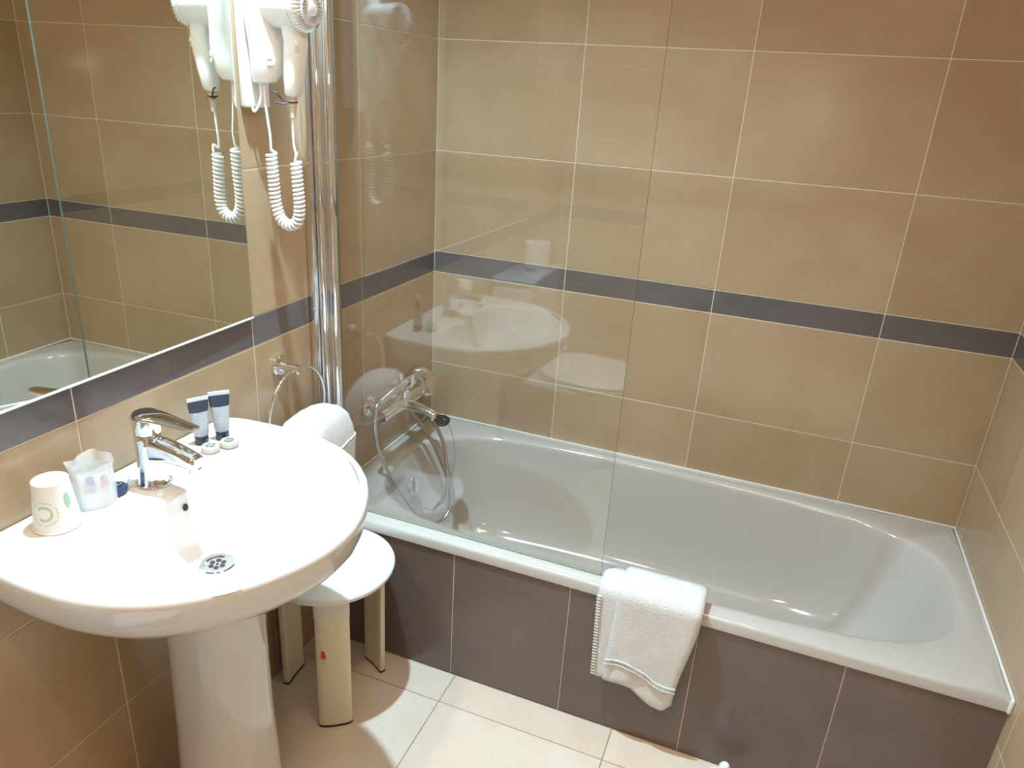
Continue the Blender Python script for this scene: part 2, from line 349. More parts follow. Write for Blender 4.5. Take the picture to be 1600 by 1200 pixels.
# ------------------------------------------------------------------ mirror
mir = empty('wall_mirror', (0.0, -1.55, 1.0045), 'large frameless mirror on the tiled wall above the washbasin', 'mirror')
bm = B(); box(bm, (0.0003, -2.15, 1.0045), (0.0045, -0.8905, 2.05))
for f in bm.faces: f.material_index = 1 if f.normal.x < 0.5 else 0
o = obj('mirror_glass', bm, [M_MIRROR, M_MEDGE], mir, smooth=False)
for p in o.data.polygons: p.material_index = 0 if p.normal.x > 0.9 else 1
bm = B(); box(bm, (0.0003, -2.15, 1.0010), (0.0062, -0.889, 1.0042)); obj('mirror_sealant', bm, M_SEAL, mir)
mir.location = (0.0, -0.8905, 1.0045)
for c_ in mir.children: c_.data.transform(Matrix.Translation((0, -1.55 + 0.8905, 0)))
mir.rotation_euler = (0, 0, 0.014)          # its far end stands a little off the wall

# ------------------------------------------------------------------ washbasin on pedestal
YB = -1.279
bas = empty('washbasin', (0.2, YB, 0.0), 'white ceramic pedestal washbasin with a wide D-shaped rim', 'washbasin')
half = [(0.002, 0.0), (0.002, 0.15), (0.002, 0.276), (0.03, 0.290), (0.09, 0.297), (0.17, 0.299), (0.24, 0.292), (0.31, 0.270), (0.375, 0.228), (0.43, 0.168), (0.466, 0.10), (0.483, 0.045), (0.487, 0.0)]
full = [(x, y) for x, y in half] + [(x, -y) for x, y in half[-2:0:-1]]
CB = Vector((0.27, 0))
dense = []
K = len(full)
for i in range(K):
    if full[i][0] < 0.01 and full[(i + 1) % K][0] < 0.01:
        for j in range(12): t = j / 12; dense.append(Vector((0.002, full[i][1] + (full[(i + 1) % K][1] - full[i][1]) * t)))
    else:
        P4 = [Vector(full[(i + d) % K]) for d in (-1, 0, 1, 2)]
        if P4[0].x < 0.01 and P4[1].x < 0.01: P4[0] = P4[1] * 2 - P4[2]
        if P4[3].x < 0.01 and P4[2].x < 0.01: P4[3] = P4[2] * 2 - P4[1]
        for j in range(12):
            t = j / 12; a, b, c, d = P4
            dense.append(0.5 * ((2 * b) + (c - a) * t + (2 * a - 5 * b + 4 * c - d) * t * t + (3 * b - a - 3 * c + d) * t ** 3))
NB = 144
def hit(th):
    d = Vector((math.cos(th), math.sin(th))); best = 0.3
    for a, b in zip(dense, dense[1:] + dense[:1]):
        e = b - a; den = d.x * e.y - d.y * e.x
        if abs(den) < 1e-9: continue
        w0 = a - CB; t = (w0.x * e.y - w0.y * e.x) / den; s = (w0.x * d.y - w0.y * d.x) / den
        if t > 0 and -1e-6 <= s <= 1 + 1e-6: best = t
    return best
ths = [2 * PI * i / NB for i in range(NB)]
# place two samples exactly on the back corners
hits = [hit(t) for t in ths]
OUT = [CB + Vector((math.cos(t), math.sin(t))) * h for t, h in zip(ths, hits)]
for cy_ in (0.276, -0.276):
    k = min(range(NB), key=lambda i: (OUT[i] - Vector((0.002, cy_))).length); OUT[k] = Vector((0.002, cy_))
ELL = []
for t in ths:
    c, s = math.cos(t), math.sin(t); n = 2.35
    a = 0.168; b_ = 0.238; k = (abs(c / a) ** n + abs(s / b_) ** n) ** (-1 / n)
    p = Vector((0.297 + c * k, s * k))
    if c < 0: p.x += 0.022 * math.exp(-(s * k / 0.085) ** 2) * (-c) ** .5 - 0.02 * sm(abs(s * k) / 0.2) * (-c)   # tap ledge pushes into the bowl
    ELL.append(p)
def bring(pts, z, zf=None): return [Vector((p.x, YB + p.y, (zf(p) if zf else z))) for p in pts]
def mix2(a, b, t): return [p + (q - p) * t for p, q in zip(a, b)]
def inset(pts, d, keepwall=True):
    out = []
    for p in pts:
        v = (p - CB); q = CB + v * max(0, (v.length - d)) / v.length
        if keepwall and p.x < 0.01: q.x = p.x
        out.append(q)
    return out
DR = [Vector((0.229 + 0.028 * math.cos(t), -0.014 + 0.028 * math.sin(t))) for t in ths]
ZS = 0.808
under = []
def usc(s, z, cx=0.15):
    out = []
    for p in OUT: q = Vector((cx, 0)) + (p - Vector((cx, 0))) * s; q.x = max(q.x, 0.002); out.append(q)
    return bring(out, z)
R = [usc(0.34, 0.640), usc(0.44, 0.645), usc(0.60, 0.662), usc(0.76, 0.688), usc(0.88, 0.716), usc(0.95, 0.738), usc(0.98, 0.752), usc(0.992, 0.768), bring(OUT, 0.790),
     bring(OUT, 0.799), bring(inset(OUT, 0.0025), 0.8055), bring(inset(OUT, 0.008), 0.8085), bring(inset(OUT, 0.016), 0.8080)]
IN = inset(OUT, 0.016)
R += [bring(mix2(IN, ELL, t), z) for t, z in ((0.4, 0.8062), (0.8, 0.8055), (0.95, 0.8045))]
R += [bring(mix2(ELL, DR, t), z) for t, z in ((0.0, 0.8025), (0.025, 0.798), (0.06, 0.789), (0.12, 0.772), (0.22, 0.748), (0.36, 0.724), (0.52, 0.706), (0.70, 0.694), (0.86, 0.688), (0.96, 0.685), (1.0, 0.6845))]
R.append(bring([Vector((0.229 + 0.02 * math.cos(t), -0.014 + 0.02 * math.sin(t))) for t in ths], 0.660))
bm = B(); rings(bm, R); obj('basin_bowl', bm, M_CER, bas, angle=75)
# pedestal
bm = B(); RR = []
for z, ax, ay, cx in ((0.002, 0.098, 0.098, 0.180), (0.012, 0.101, 0.102, 0.180), (0.05, 0.094, 0.094, 0.181), (0.30, 0.086, 0.086, 0.183), (0.50, 0.083, 0.084, 0.186), (0.60, 0.085, 0.086, 0.188), (0.66, 0.090, 0.092, 0.190)):
    ring = []
    for i in range(64):
        t = 2 * PI * i / 64; c, s = math.cos(t), math.sin(t); n = 2.5; k = (abs(c / ax) ** n + abs(s / ay) ** n) ** (-1 / n)
        ring.append(Vector((cx + c * k, YB + 0.012 + s * k, z)))
    RR.append(ring)
rings(bm, RR); obj('pedestal', bm, M_CER, bas, angle=60)
# drain
dr = B(); lathe(dr, (0.229, YB - 0.014, 0.683), (0, 0, 1), [(0, 0.0305), (0.003, 0.0312), (0.0048, 0.029), (0.004, 0.022), (0.0018, 0.020), (0.0016, 0.0005)], 40); dro = obj('basin_drain', dr, M_CHR, bas)
bm = B()
for k in range(6): a = k * PI / 3; lathe(bm, (0.229 + 0.011 * math.cos(a), YB - 0.014 + 0.011 * math.sin(a), 0.6850), (0, 0, 1), [(0, 0.0046), (0.0002, 0.0046)], 12)
lathe(bm, (0.229, YB - 0.014, 0.6850), (0, 0, 1), [(0, 0.0025), (0.0002, 0.0025)], 12)
obj('drain_holes', bm, M_HOLE, dro)
bm = B(); lathe(bm, (0.1575, YB - 0.003, 0.776), (0.95, 0, 0.30), [(-0.004, 0.0075), (0.0012, 0.0082), (0.0016, 0.007), (-0.001, 0.0065), (-0.001, 0.0003)], 20)
ofo = obj('overflow_ring', bm, M_CER, bas)
bm = B(); lathe(bm, (0.1575, YB - 0.003, 0.776), (0.95, 0, 0.30), [(-0.003, 0.0063), (0.0006, 0.0063)], 18); obj('overflow_hole', bm, M_HOLE, ofo)
# bottle trap supply: angle valve and flexible hose beside the pedestal, seen mirrored in the screen
sv = empty('angle_valve', (0.0, -1.062, 0.29), 'chrome angle valve with braided supply hose beside the pedestal', 'valve')
bm = B(); lathe(bm, (0.001, -1.062, 0.295), (1, 0, 0), [(0, 0.024), (0.006, 0.022), (0.008, 0.010), (0.04, 0.010), (0.044, 0.013), (0.060, 0.013)], 20); obj('valve_body', bm, M_CHR, sv)
bm = B(); lathe(bm, (0.060, -1.062, 0.295), (1, 0, 0), [(0, 0.006), (0.006, 0.006), (0.007, 0.014), (0.016, 0.014)], 12); obj('valve_knob', bm, M_CHR, sv)
bm = B(); lathe(bm, (0.048, -1.062, 0.302), (0, 0, 1), [(0, 0.009), (0.03, 0.009), (0.031, 0.006), (0.04, 0.006)], 14)
tube(bm, smooth_path([(0.048, -1.062, 0.335), (0.050, -1.058, 0.44), (0.055, -1.075, 0.55), (0.07, -1.14, 0.665)], 10), 0.0052, 10); obj('supply_hose', bm, M_HOSE, sv)

# basin mixer tap
tap = empty('basin_tap', (0.088, YB, 0.806), 'chrome single-lever mixer tap standing on the washbasin', 'tap')
tx, ty = 0.087, YB + 0.002
bm = B(); lathe(bm, (tx, ty, 0.8062), (0, 0, 1), [(0, 0.027), (0.003, 0.0275), (0.006, 0.0255), (0.030, 0.0238), (0.075, 0.0228), (0.098, 0.0228), (0.100, 0.0215)], 40); obj('tap_body', bm, M_CHR, tap)
bm = B(); lathe(bm, (tx, ty, 0.9065), (0, 0, 1), [(0, 0.0215), (0.0015, 0.0232), (0.028, 0.0238), (0.034, 0.0232), (0.038, 0.020), (0.039, 0.001)], 40)
# lever: a flat tongue growing from the cap
LR = []
for s, wd, z, th in ((-0.012, 0.019, 0.941, 0.008), (0.0, 0.0238, 0.9405, 0.010), (0.015, 0.0240, 0.9405, 0.011), (0.03, 0.0222, 0.9405, 0.011), (0.05, 0.0188, 0.9395, 0.010), (0.075, 0.0158, 0.9375, 0.0085), (0.098, 0.0140, 0.9365, 0.006), (0.108, 0.0120, 0.9370, 0.005), (0.113, 0.007, 0.9375, 0.003)):
    x = tx + s; LR.append([Vector((x, ty + wd * math.cos(a), z + th / 2 * math.sin(a) * (1.0))) for a in [2 * PI * i / 20 for i in range(20)]])
rings(bm, LR); obj('lever', bm, M_CHR, tap)
bm = B(); SR = []
for s, wd, z, hh in ((0.0, 0.019, 0.872, 0.026), (0.018, 0.0190, 0.878, 0.024), (0.04, 0.0180, 0.8795, 0.021), (0.07, 0.0168, 0.877, 0.017), (0.095, 0.0158, 0.873, 0.0145), (0.106, 0.0150, 0.8705, 0.0135), (0.110, 0.0130, 0.8695, 0.011)):
    x = tx + s; ring = []
    for i in range(24):
        a = 2 * PI * i / 24; c, s2 = math.cos(a), math.sin(a); k = (abs(c) ** 3 + abs(s2) ** 3) ** (-1 / 3); ring.append(Vector((x, ty + wd * c * k, z + hh * s2 * k)))
    SR.append(ring)
rings(bm, SR); sp = obj('spout', bm, M_CHR, tap)
bm = B(); lathe(bm, (tx + 0.1005, ty, 0.8605), (0.1, 0, -1), [(0, 0.0115), (0.009, 0.0115), (0.010, 0.0095), (0.008, 0.009), (0.008, 0.0005)], 24); obj('aerator', bm, M_CHR, sp)
bm = B(); NBd = 44
for k in range(NBd):
    a = 2 * PI * k / NBd; bmesh.ops.create_icosphere(bm, subdivisions=1, radius=0.0017, matrix=Matrix.Translation((tx + 0.0292 * math.cos(a), ty + 0.0292 * math.sin(a), 0.8078)))
for p in smooth_path([(tx - 0.012, ty - 0.027, 0.8078), (tx - 0.02, ty - 0.033, 0.822), (tx - 0.024, ty - 0.037, 0.812), (tx - 0.026, ty - 0.045, 0.814), (tx - 0.030, ty - 0.054, 0.823)], 5):
    bmesh.ops.create_icosphere(bm, subdivisions=1, radius=0.0021, matrix=Matrix.Translation(p))
ch = obj('plug_chain', bm, M_CHR, tap); ch['kind'] = 'stuff'
# plug lying on the deck
plug = empty('basin_plug', (0.0565, -1.334, 0.8062), 'black rubber basin plug with metal ring lying left of the tap', 'plug')
bm = B(); lathe(bm, (0.0565, -1.334, 0.8064), (0, 0, 1), [(0, 0.0165), (0.003, 0.0205), (0.009, 0.0215), (0.012, 0.0195), (0.0135, 0.013), (0.0120, 0.012), (0.0115, 0.0005)], 32); obj('plug_body', bm, mat('blue_black_rubber', (0.02, 0.045, 0.09), 0.25), plug)
bm = B(); tube(bm, circle((0.0565, -1.334, 0.8225), Vector((1, 0, 0.1)).normalized(), Vector((0, 1, 0)), 0.0105, 24), 0.0012, 8, closed=True); obj('plug_ring', bm, M_CHR, plug)

# ------------------------------------------------------------------ things on the washbasin deck
def cone_patch(bm, c, zr, sz, off=0.0006):
    """sz: outline in (arc length, height) laid on the cone c + radius zr(z)"""
    vs = []
    for a0, z in sz: r = zr(z) + off; vs.append(bm.verts.new((c[0] + r * math.cos(a0), c[1] + r * math.sin(a0), z)))
    bm.faces.new(vs)
def strip_patch(bm, c, zr, pin, pout, off=0.0006):
    A_ = [bm.verts.new((c[0] + (zr(z) + off) * math.cos(a), c[1] + (zr(z) + off) * math.sin(a), z)) for a, z in pin]
    B_ = [bm.verts.new((c[0] + (zr(z) + off) * math.cos(a), c[1] + (zr(z) + off) * math.sin(a), z)) for a, z in pout]
    for i in range(len(A_) - 1): bm.faces.new((A_[i], A_[i + 1], B_[i + 1], B_[i]))
cc = (0.057, -1.444); Z0 = 0.8064
cup = empty('paper_cup', (*cc, Z0), 'upturned paper cup with green ring logo, nearest the left end of the washbasin', 'cup')
czr = lambda z: 0.0345 - 0.0085 * (z - Z0) / 0.082
bm = B(); lathe(bm, (*cc, Z0), (0, 0, 1), [(0, 0.0355), (0.002, 0.0365), (0.004, 0.0355), (0.0045, 0.0341), (0.080, 0.0262), (0.082, 0.0262), (0.0823, 0.0248), (0.0775, 0.0245), (0.0775, 0.0005)], 48); obj('cup_wall', bm, M_PAPER, cup)
def ang(px_dir): return math.atan2(*px_dir[::-1])
va = math.atan2(CAM.y - cc[1], CAM.x - cc[0])      # towards the camera
ca, cz0 = va - 0.55, Z0 + 0.036
def ringpts(r, a0, a1, k=24): return [(ca + r * math.cos(t) / 0.031, cz0 + r * math.sin(t)) for t in [a0 + (a1 - a0) * i / k for i in range(k + 1)]]
bm = B(); strip_patch(bm, cc, czr, ringpts(0.0095, -2.3, 2.4), ringpts(0.0128, -2.3, 2.4)); obj('logo_ring', bm, M_LGREEN, cup, smooth=False)
bm = B()
for k in range(30):                                     # ring of small lettering around the logo
    a0 = 2.6 - k * 5.4 / 30; wd = 0.055 + 0.035 * ((k * 7) % 5) / 5
    if k % 7 == 3: continue
    strip_patch(bm, cc, czr, ringpts(0.0185, a0, a0 - wd, 2), ringpts(0.0203, a0, a0 - wd, 2))
obj('logo_lettering', bm, M_GRPR, cup, smooth=False)
bm = B(); la, lz = va + 0.62, Z0 + 0.052
cone_patch(bm, cc, czr, [(la + 0.18 * math.sin(t) * (1 if t < PI else 0.8), lz + 0.0125 * math.cos(t)) for t in [2 * PI * i / 20 for i in range(20)]]); obj('leaf_print', bm, M_GREEN, cup, smooth=False)
bm = B(); tube(bm, smooth_path([(cc[0] - 0.018, cc[1] - 0.004, 0.889), (cc[0] - 0.012, cc[1] + 0.000, 0.892), (cc[0] - 0.004, cc[1] - 0.002, 0.889), (cc[0] + 0.008, cc[1] + 0.004, 0.889)], 5), 0.0014, 6); obj('wrapper_fold', bm, M_WRAP, cup)
# second cup: frosted tumbler in a clear bag, small sachets inside
c2 = (0.049, -1.366)
cup2 = empty('wrapped_tumbler', (*c2, Z0), 'frosted tumbler in a crinkled clear wrapper between paper cup and tap', 'cup')
z2 = lambda z: 0.034 - 0.004 * (z - Z0) / 0.08
bm = B(); lathe(bm, (*c2, Z0), (0, 0, 1), [(0, 0.0310), (0.003, 0.0325), (0.036, 0.0318), (0.060, 0.0308), (0.062, 0.0298), (0.058, 0.0290), (0.006, 0.0305), (0.004, 0.0005)], 40); obj('tumbler_wall', bm, M_TUMB, cup2)
bm = B(); RR = []
for k, (h, r, am) in enumerate(((0.001, 0.0338, 0), (0.02, 0.0335, 0.0003), (0.042, 0.0328, 0.0006), (0.055, 0.0322, 0.001), (0.062, 0.0328, 0.0015), (0.070, 0.0345, 0.0025), (0.076, 0.0358, 0.0032))):
    RR.append([Vector((c2[0] + (r + am * math.sin(5 * a + 1.3) + am * .6 * math.sin(9 * a)) * math.cos(a), c2[1] + (r + am * math.sin(5 * a + 1.3) + am * .6 * math.sin(9 * a)) * math.sin(a), Z0 + h + am * 1.3 * math.sin(3 * a + k * .2))) for a in [2 * PI * i / 48 for i in range(48)]])
rings(bm, RR, cap0=False, cap1=False); obj('clear_wrapper', bm, M_WRAP, cup2)
for nm, m_, a0, wd, za, zb_ in (('blue_sachet', mat('pale_blue_print', (0.5, 0.55, 0.75), 0.5), va - 0.25, 0.30, 0.030, 0.062), ('pink_sachet', mat('pink_print', (0.85, 0.18, 0.25), 0.5), va + 0.50, 0.26, 0.038, 0.050), ('grey_sachet', mat('lilac_print', (0.5, 0.45, 0.55), 0.5), va + 0.50, 0.22, 0.051, 0.060)):
    bm = B(); f0 = [(a0 - wd, Z0 + za), (a0 - wd * .4, Z0 + za), (a0 + wd * .4, Z0 + za), (a0 + wd, Z0 + za), (a0 + wd * .8, Z0 + zb_), (a0 + wd * .2, Z0 + zb_), (a0 - wd * .4, Z0 + zb_)]
    cone_patch(bm, c2, lambda z: 0.0323 - 0.001 * (z - Z0) / 0.07, f0, 0.0006); obj(nm, bm, m_, cup2, smooth=False)
# two cosmetic tubes standing on their caps
def cosmetic_tube(c, ang_, h, label):
    t = empty('cosmetic_tube', (*c, Z0), label, 'tube', 'cosmetic tubes on the washbasin')
    ux = Vector((math.cos(ang_), math.sin(ang_), 0)); uy = Vector((-ux.y, ux.x, 0)); c3 = Vector((*c, 0))
    def sec(z, a, b, n=28): return [c3 + ux * (a * math.cos(2 * PI * i / n)) + uy * (b * math.sin(2 * PI * i / n)) + Vector((0, 0, Z0 + z)) for i in range(n)]
    bm = B(); rings(bm, [sec(0, .0122, .0122), sec(0.001, .0128, .0128), sec(0.018, .0130, .0130), sec(0.019, .0122, .0122)]); obj('tube_cap', bm, M_DKBL, t)
    bm = B(); rings(bm, [sec(0.0192, .0128, .0128), sec(0.025, .0148, .0142), sec(0.045, .0162, .0125), sec(h * .70, .0182, .0080)]); obj('tube_body', bm, M_GREY, t)
    bm = B(); rings(bm, [sec(h * .70, .0182, .0080), sec(h * .85, .0195, .0040), sec(h * .92, .0200, .0022)]); obj('tube_shoulder', bm, M_NAVY, t)
    bm = B(); box(bm, (-.0203, -.0012, Z0 + h * .92), (.0203, .0012, Z0 + h), 0.0004, 1, Matrix.Translation(c3) @ Matrix.Rotation(ang_, 4, 'Z')); obj('tube_crimp', bm, mat('crimp_white', (.7, .72, .78), .4), t)
    # round emblem outline and two text lines on the face towards the camera
    side = -1 if uy.dot(Vector((CAM.x - c[0], CAM.y - c[1], 0))) < 0 else 1
    def q(s, z):
        f = (z / h); a = .0160 + (.0182 - .0160) * (f - .45) / .25; b = .0128 + (.0080 - .0128) * (f - .45) / .25
        return c3 + ux * s + uy * side * (b * math.sqrt(max(0, 1 - (s / a) ** 2)) + 0.0007) + Vector((0, 0, Z0 + z))
    bm = B()
    def dec(p, r):
        A_ = [bm.verts.new(x) for x in p]; B2 = [bm.verts.new(x) for x in r]
        for i in range(len(p) - 1): bm.faces.new((A_[i], A_[i + 1], B2[i + 1], B2[i]))
    zc = h * .55; ts = [2 * PI * i / 28 for i in range(29)]
    dec([q(0.0088 * math.cos(a), zc + 0.0125 * math.sin(a)) for a in ts[2:26]], [q(0.0094 * math.cos(a), zc + 0.0132 * math.sin(a)) for a in ts[2:26]])
    for zz, w2 in ((zc + .001, .008), (zc - .004, .0065), (zc + .007, .004)):
        for k in range(7):
            if k in (3,): continue
            s0 = -w2 + 2 * w2 * k / 7; dec([q(s0, zz), q(s0 + w2 * .22, zz)], [q(s0, zz + .0011), q(s0 + w2 * .22, zz + .0011)])
    obj('printed_emblem', bm, M_GRPR, t, smooth=False)
cosmetic_tube((0.050, -1.119), 1.05, 0.100, 'small silver and navy cosmetic tube, the one nearer the tap')
cosmetic_tube((0.070, -1.083), 0.85, 0.104, 'small silver and navy cosmetic tube, the one nearer the towel ring')
def soap(c, r, lab, pr_):
    s = empty('wrapped_soap', (*c, Z0), lab, 'soap', 'round soaps on the washbasin')
    bm = B(); lathe(bm, (*c, Z0), (0, 0, 1), [(0, r * .9), (0.002, r), (0.009, r), (0.012, r * .9), (0.0125, r * .62), (0.0118, r * .6), (0.0118, 0.0005)], 36); obj('soap_wrapper', bm, M_TAN, s)
    bm = B(); lathe(bm, (*c, Z0 + 0.0119), (0, 0, 1), [(0, r * .56), (0.0004, r * .56)], 30)
    o = obj('soap_sticker', bm, M_SOAPG, s)
    bm = B()
    for k in range(pr_):
        a = k * PI / pr_ + .4; box(bm, (-r * .5, -.0008, Z0 + .0124), (r * .5, .0008, Z0 + .0127), 0, 1, Matrix.Translation((c[0], c[1], 0)) @ Matrix.Rotation(a, 4, 'Z'))
    obj('sticker_print', bm, M_TAN, o, smooth=False)
soap((0.088, -1.137), 0.0175, 'small round wrapped soap in front of the first cosmetic tube', 2)
soap((0.104, -1.103), 0.0180, 'small round wrapped soap right of the other, by the second tube', 1)

# ------------------------------------------------------------------ towel ring and hand towel
YT = -0.812
tr = empty('towel_ring', (0.0, YT, 0.865), 'round chrome towel ring on the tiles under the brown band', 'towel ring')
bm = B(); lathe(bm, (0.0008, YT, 0.865), (1, 0, 0), [(0, 0.0255), (0.008, 0.0255), (0.0105, 0.023), (0.011, 0.012), (0.018, 0.0105), (0.050, 0.0095), (0.052, 0.012), (0.060, 0.012), (0.0615, 0.010)], 36); obj('wall_mount', bm, M_CHR, tr)
RC = Vector((0.047, YT + 0.004, 0.757)); RRn = 0.108
bm = B(); tube(bm, circle(RC, Vector((0, 1, 0)), Vector((0.03, 0, 1)).normalized(), RRn, 64), 0.0042, 12, closed=True); obj('ring', bm, M_CHR, tr)
bm = B(); RR = []; n = 72
prof = [(0.42, 0.118, 0.040), (0.425, 0.124, 0.046), (0.50, 0.128, 0.052), (0.58, 0.136, 0.058), (0.64, 0.137, 0.060), (0.69, 0.128, 0.058), (0.725, 0.112, 0.052), (0.745, 0.090, 0.044), (0.757, 0.060, 0.032), (0.762, 0.025, 0.014)]
for k, (z, a, b) in enumerate(prof):
    ring = []
    for i in range(n):
        t = 2 * PI * i / n; c, s = math.cos(t), math.sin(t); kk = (abs(c) ** 2.4 + abs(s) ** 2.4) ** (-1 / 2.4)
        rr = 1 + 0.05 * math.sin(5 * t + 0.4 + z * 6) * (1 - k / 14) + 0.03 * math.sin(11 * t + z * 9)
        ring.append(Vector((0.0885 + b * s * kk * rr, -0.815 + 0.012 * (k / 9) + a * c * kk * rr, z + 0.006 * math.sin(2 * t) * (1 if k in (0, 1) else 0))))
    RR.append([Vector((max(p.x, 0.012), p.y, p.z)) for p in ring])
rings(bm, RR)
tw = obj('hand_towel', bm, M_TOWEL, None, label='white hand towel bunched through the chrome towel ring', cat='towel', angle=180)
bm = B()
for zz in (0.665, 0.655):
    RRr = []
    ring = []
    for i in range(n):
        t = 2 * PI * i / n; c, s = math.cos(t), math.sin(t); kk = (abs(c) ** 2.4 + abs(s) ** 2.4) ** (-1 / 2.4); rr = 1 + 0.05 * math.sin(5 * t + 0.4 + zz * 6) * .68 + 0.03 * math.sin(11 * t + zz * 9)
        ring.append(Vector((max(0.0885 + 0.0605 * s * kk * rr, 0.012), -0.810 + 0.1365 * c * kk * rr, zz)))
    tube(bm, ring, 0.0022, 6, closed=True)
obj('woven_border', bm, M_TOWEL, tw)

# ------------------------------------------------------------------ hair dryer on its wall holder
YD = -0.842
hold = empty('dryer_holder', (0.0, YD, 1.44), 'white wall holder of the hair dryer beside the mirror edge', 'holder')
bm = B(); box(bm, (0.0005, -0.8775, 1.437), (0.020, -0.806, 1.80), 0.005, 3); obj('wall_plate', bm, M_WPL, hold)
bm = B(); RR = []
for z, x1_, hw in ((1.484, 0.050, 0.012), (1.487, 0.064, 0.017), (1.500, 0.075, 0.0215), (1.525, 0.082, 0.0245), (1.55, 0.083, 0.027), (1.575, 0.078, 0.031), (1.60, 0.074, 0.036), (1.64, 0.074, 0.038), (1.70, 0.072, 0.036), (1.72, 0.060, 0.028)):
    ring = []
    for i in range(40):
        t = 2 * PI * i / 40; c, s = math.cos(t), math.sin(t); kk = (abs(c) ** 2.8 + abs(s) ** 2.8) ** (-1 / 2.8)
        ring.append(Vector((0.018 + (x1_ - 0.018) / 2 * (1 + c * kk), YD - 0.006 + hw * s * kk, z)))
    RR.append(ring)
rings(bm, RR); obj('cradle', bm, M_WPL, hold)
def rocker(parent, c, nx, w_, h_, name='rocker_switch'):
    nx = Vector(nx).normalized(); up = Vector((0, 0, 1)); up = (up - nx * up.dot(nx)).normalized(); sd = up.cross(nx)
    Mx = Matrix(((sd.x, up.x, nx.x, c[0]), (sd.y, up.y, nx.y, c[1]), (sd.z, up.z, nx.z, c[2]), (0, 0, 0, 1)))
    bm = B(); box(bm, (-w_, -h_, -.003), (w_, h_, .0010), .0008, 2, Mx); o = obj(name, bm, M_COLLAR, parent)
    bm = B(); box(bm, (-w_ * .8, -.0005, .0004), (w_ * .8, h_ * .85, .0028), .0007, 2, Mx); obj('rocker', bm, M_WPL, o)
vd = Vector((0.62, -0.78, 0.12))
rocker(hold, (0.0735, YD - 0.0275, 1.528), vd, .0062, .0115)
dry = empty('hair_dryer', (0.10, YD, 1.46), 'white hair dryer hanging in its wall holder by the shower screen post', 'hair dryer')
bm = B(); ZH = 1.625
lathe(bm, (0.060, YD, ZH), (1, 0, 0), [(0, 0.036), (0.004, 0.040), (0.030, 0.043), (0.050, 0.045), (0.066, 0.046), (0.070, 0.0455)], 44)
obj('barrel', bm, M_WPL, dry)
bm = B(); lathe(bm, (0.131, YD, ZH), (1, 0, 0), [(0, 0.0455), (0.002, 0.0470), (0.010, 0.0465), (0.018, 0.042), (0.023, 0.034), (0.024, 0.0005)], 44); gr = obj('rear_cap', bm, M_WPL, dry)
bm = B()
for k in range(40):
    a = 2 * PI * k / 40; d = Vector((0, math.cos(a), math.sin(a)))
    tube(bm, [Vector((0.1420, YD, ZH)) + d * 0.0462, Vector((0.1495, YD, ZH)) + d * 0.0425, Vector((0.1545, YD, ZH)) + d * 0.0350], 0.0013, 5)
for k in range(24):
    a = 2 * PI * k / 24; d = Vector((0, math.cos(a), math.sin(a))); tube(bm, [Vector((0.1555, YD, ZH)) + d * 0.030, Vector((0.1555, YD, ZH)) + d * 0.018], 0.0011, 5)
g2 = obj('intake_slots', bm, M_CHRB, gr); g2['kind'] = 'stuff'
bm = B(); RR = []
for z, hx, hy, cx in ((1.462, 0.009, 0.010, 0.103), (1.464, 0.012, 0.013, 0.103), (1.470, 0.0150, 0.0155, 0.104), (1.500, 0.0180, 0.0185, 0.108), (1.535, 0.0200, 0.0205, 0.113), (1.560, 0.0205, 0.0215, 0.116), (1.585, 0.0195, 0.024, 0.113), (1.600, 0.020, 0.027, 0.110)):
    ring = []
    for i in range(36):
        t = 2 * PI * i / 36; c, s = math.cos(t), math.sin(t); kk = (abs(c) ** 2.8 + abs(s) ** 2.8) ** (-1 / 2.8); ring.append(Vector((cx + hx * c * kk, YD + hy * s * kk, z)))
    RR.append(ring)
rings(bm, RR); obj('handle', bm, M_WPL, dry)
rocker(dry, (0.130, YD - 0.0165, 1.553), (0.78, -0.62, 0.05), .0045, .0095)
bm = B(); lathe(bm, (0.103, YD, 1.463), (-0.04, 0, -1), [(0, 0.0095), (0.004, 0.0095), (0.006, 0.0075), (0.010, 0.0092), (0.013, 0.0072), (0.017, 0.0085), (0.020, 0.0062), (0.040, 0.0055), (0.041, 0.003)], 20); obj('strain_relief', bm, mat('beige_rubber', (.62, .50, .40), .5), dry)
bm = B(); tube(bm, circle((0.1022, YD, 1.4525), Vector((1, 0, 0)), Vector((0, 1, 0.05)), 0.0092, 18), 0.0017, 6, closed=True)
tube(bm, smooth_path([(0.097, YD - 0.010, 1.4515), (0.088, YD - 0.016, 1.4575), (0.080, YD - 0.022, 1.468), (0.073, YD - 0.024, 1.4695)], 4), 0.0016, 6)
tube(bm, smooth_path([(0.098, YD - 0.010, 1.4505), (0.090, YD - 0.017, 1.4490), (0.078, YD - 0.022, 1.4500)], 4), 0.0016, 6)
obj('twist_tie', bm, M_BLACK, None, label='black wire twist tie around the hair dryer cord', cat='twist tie')
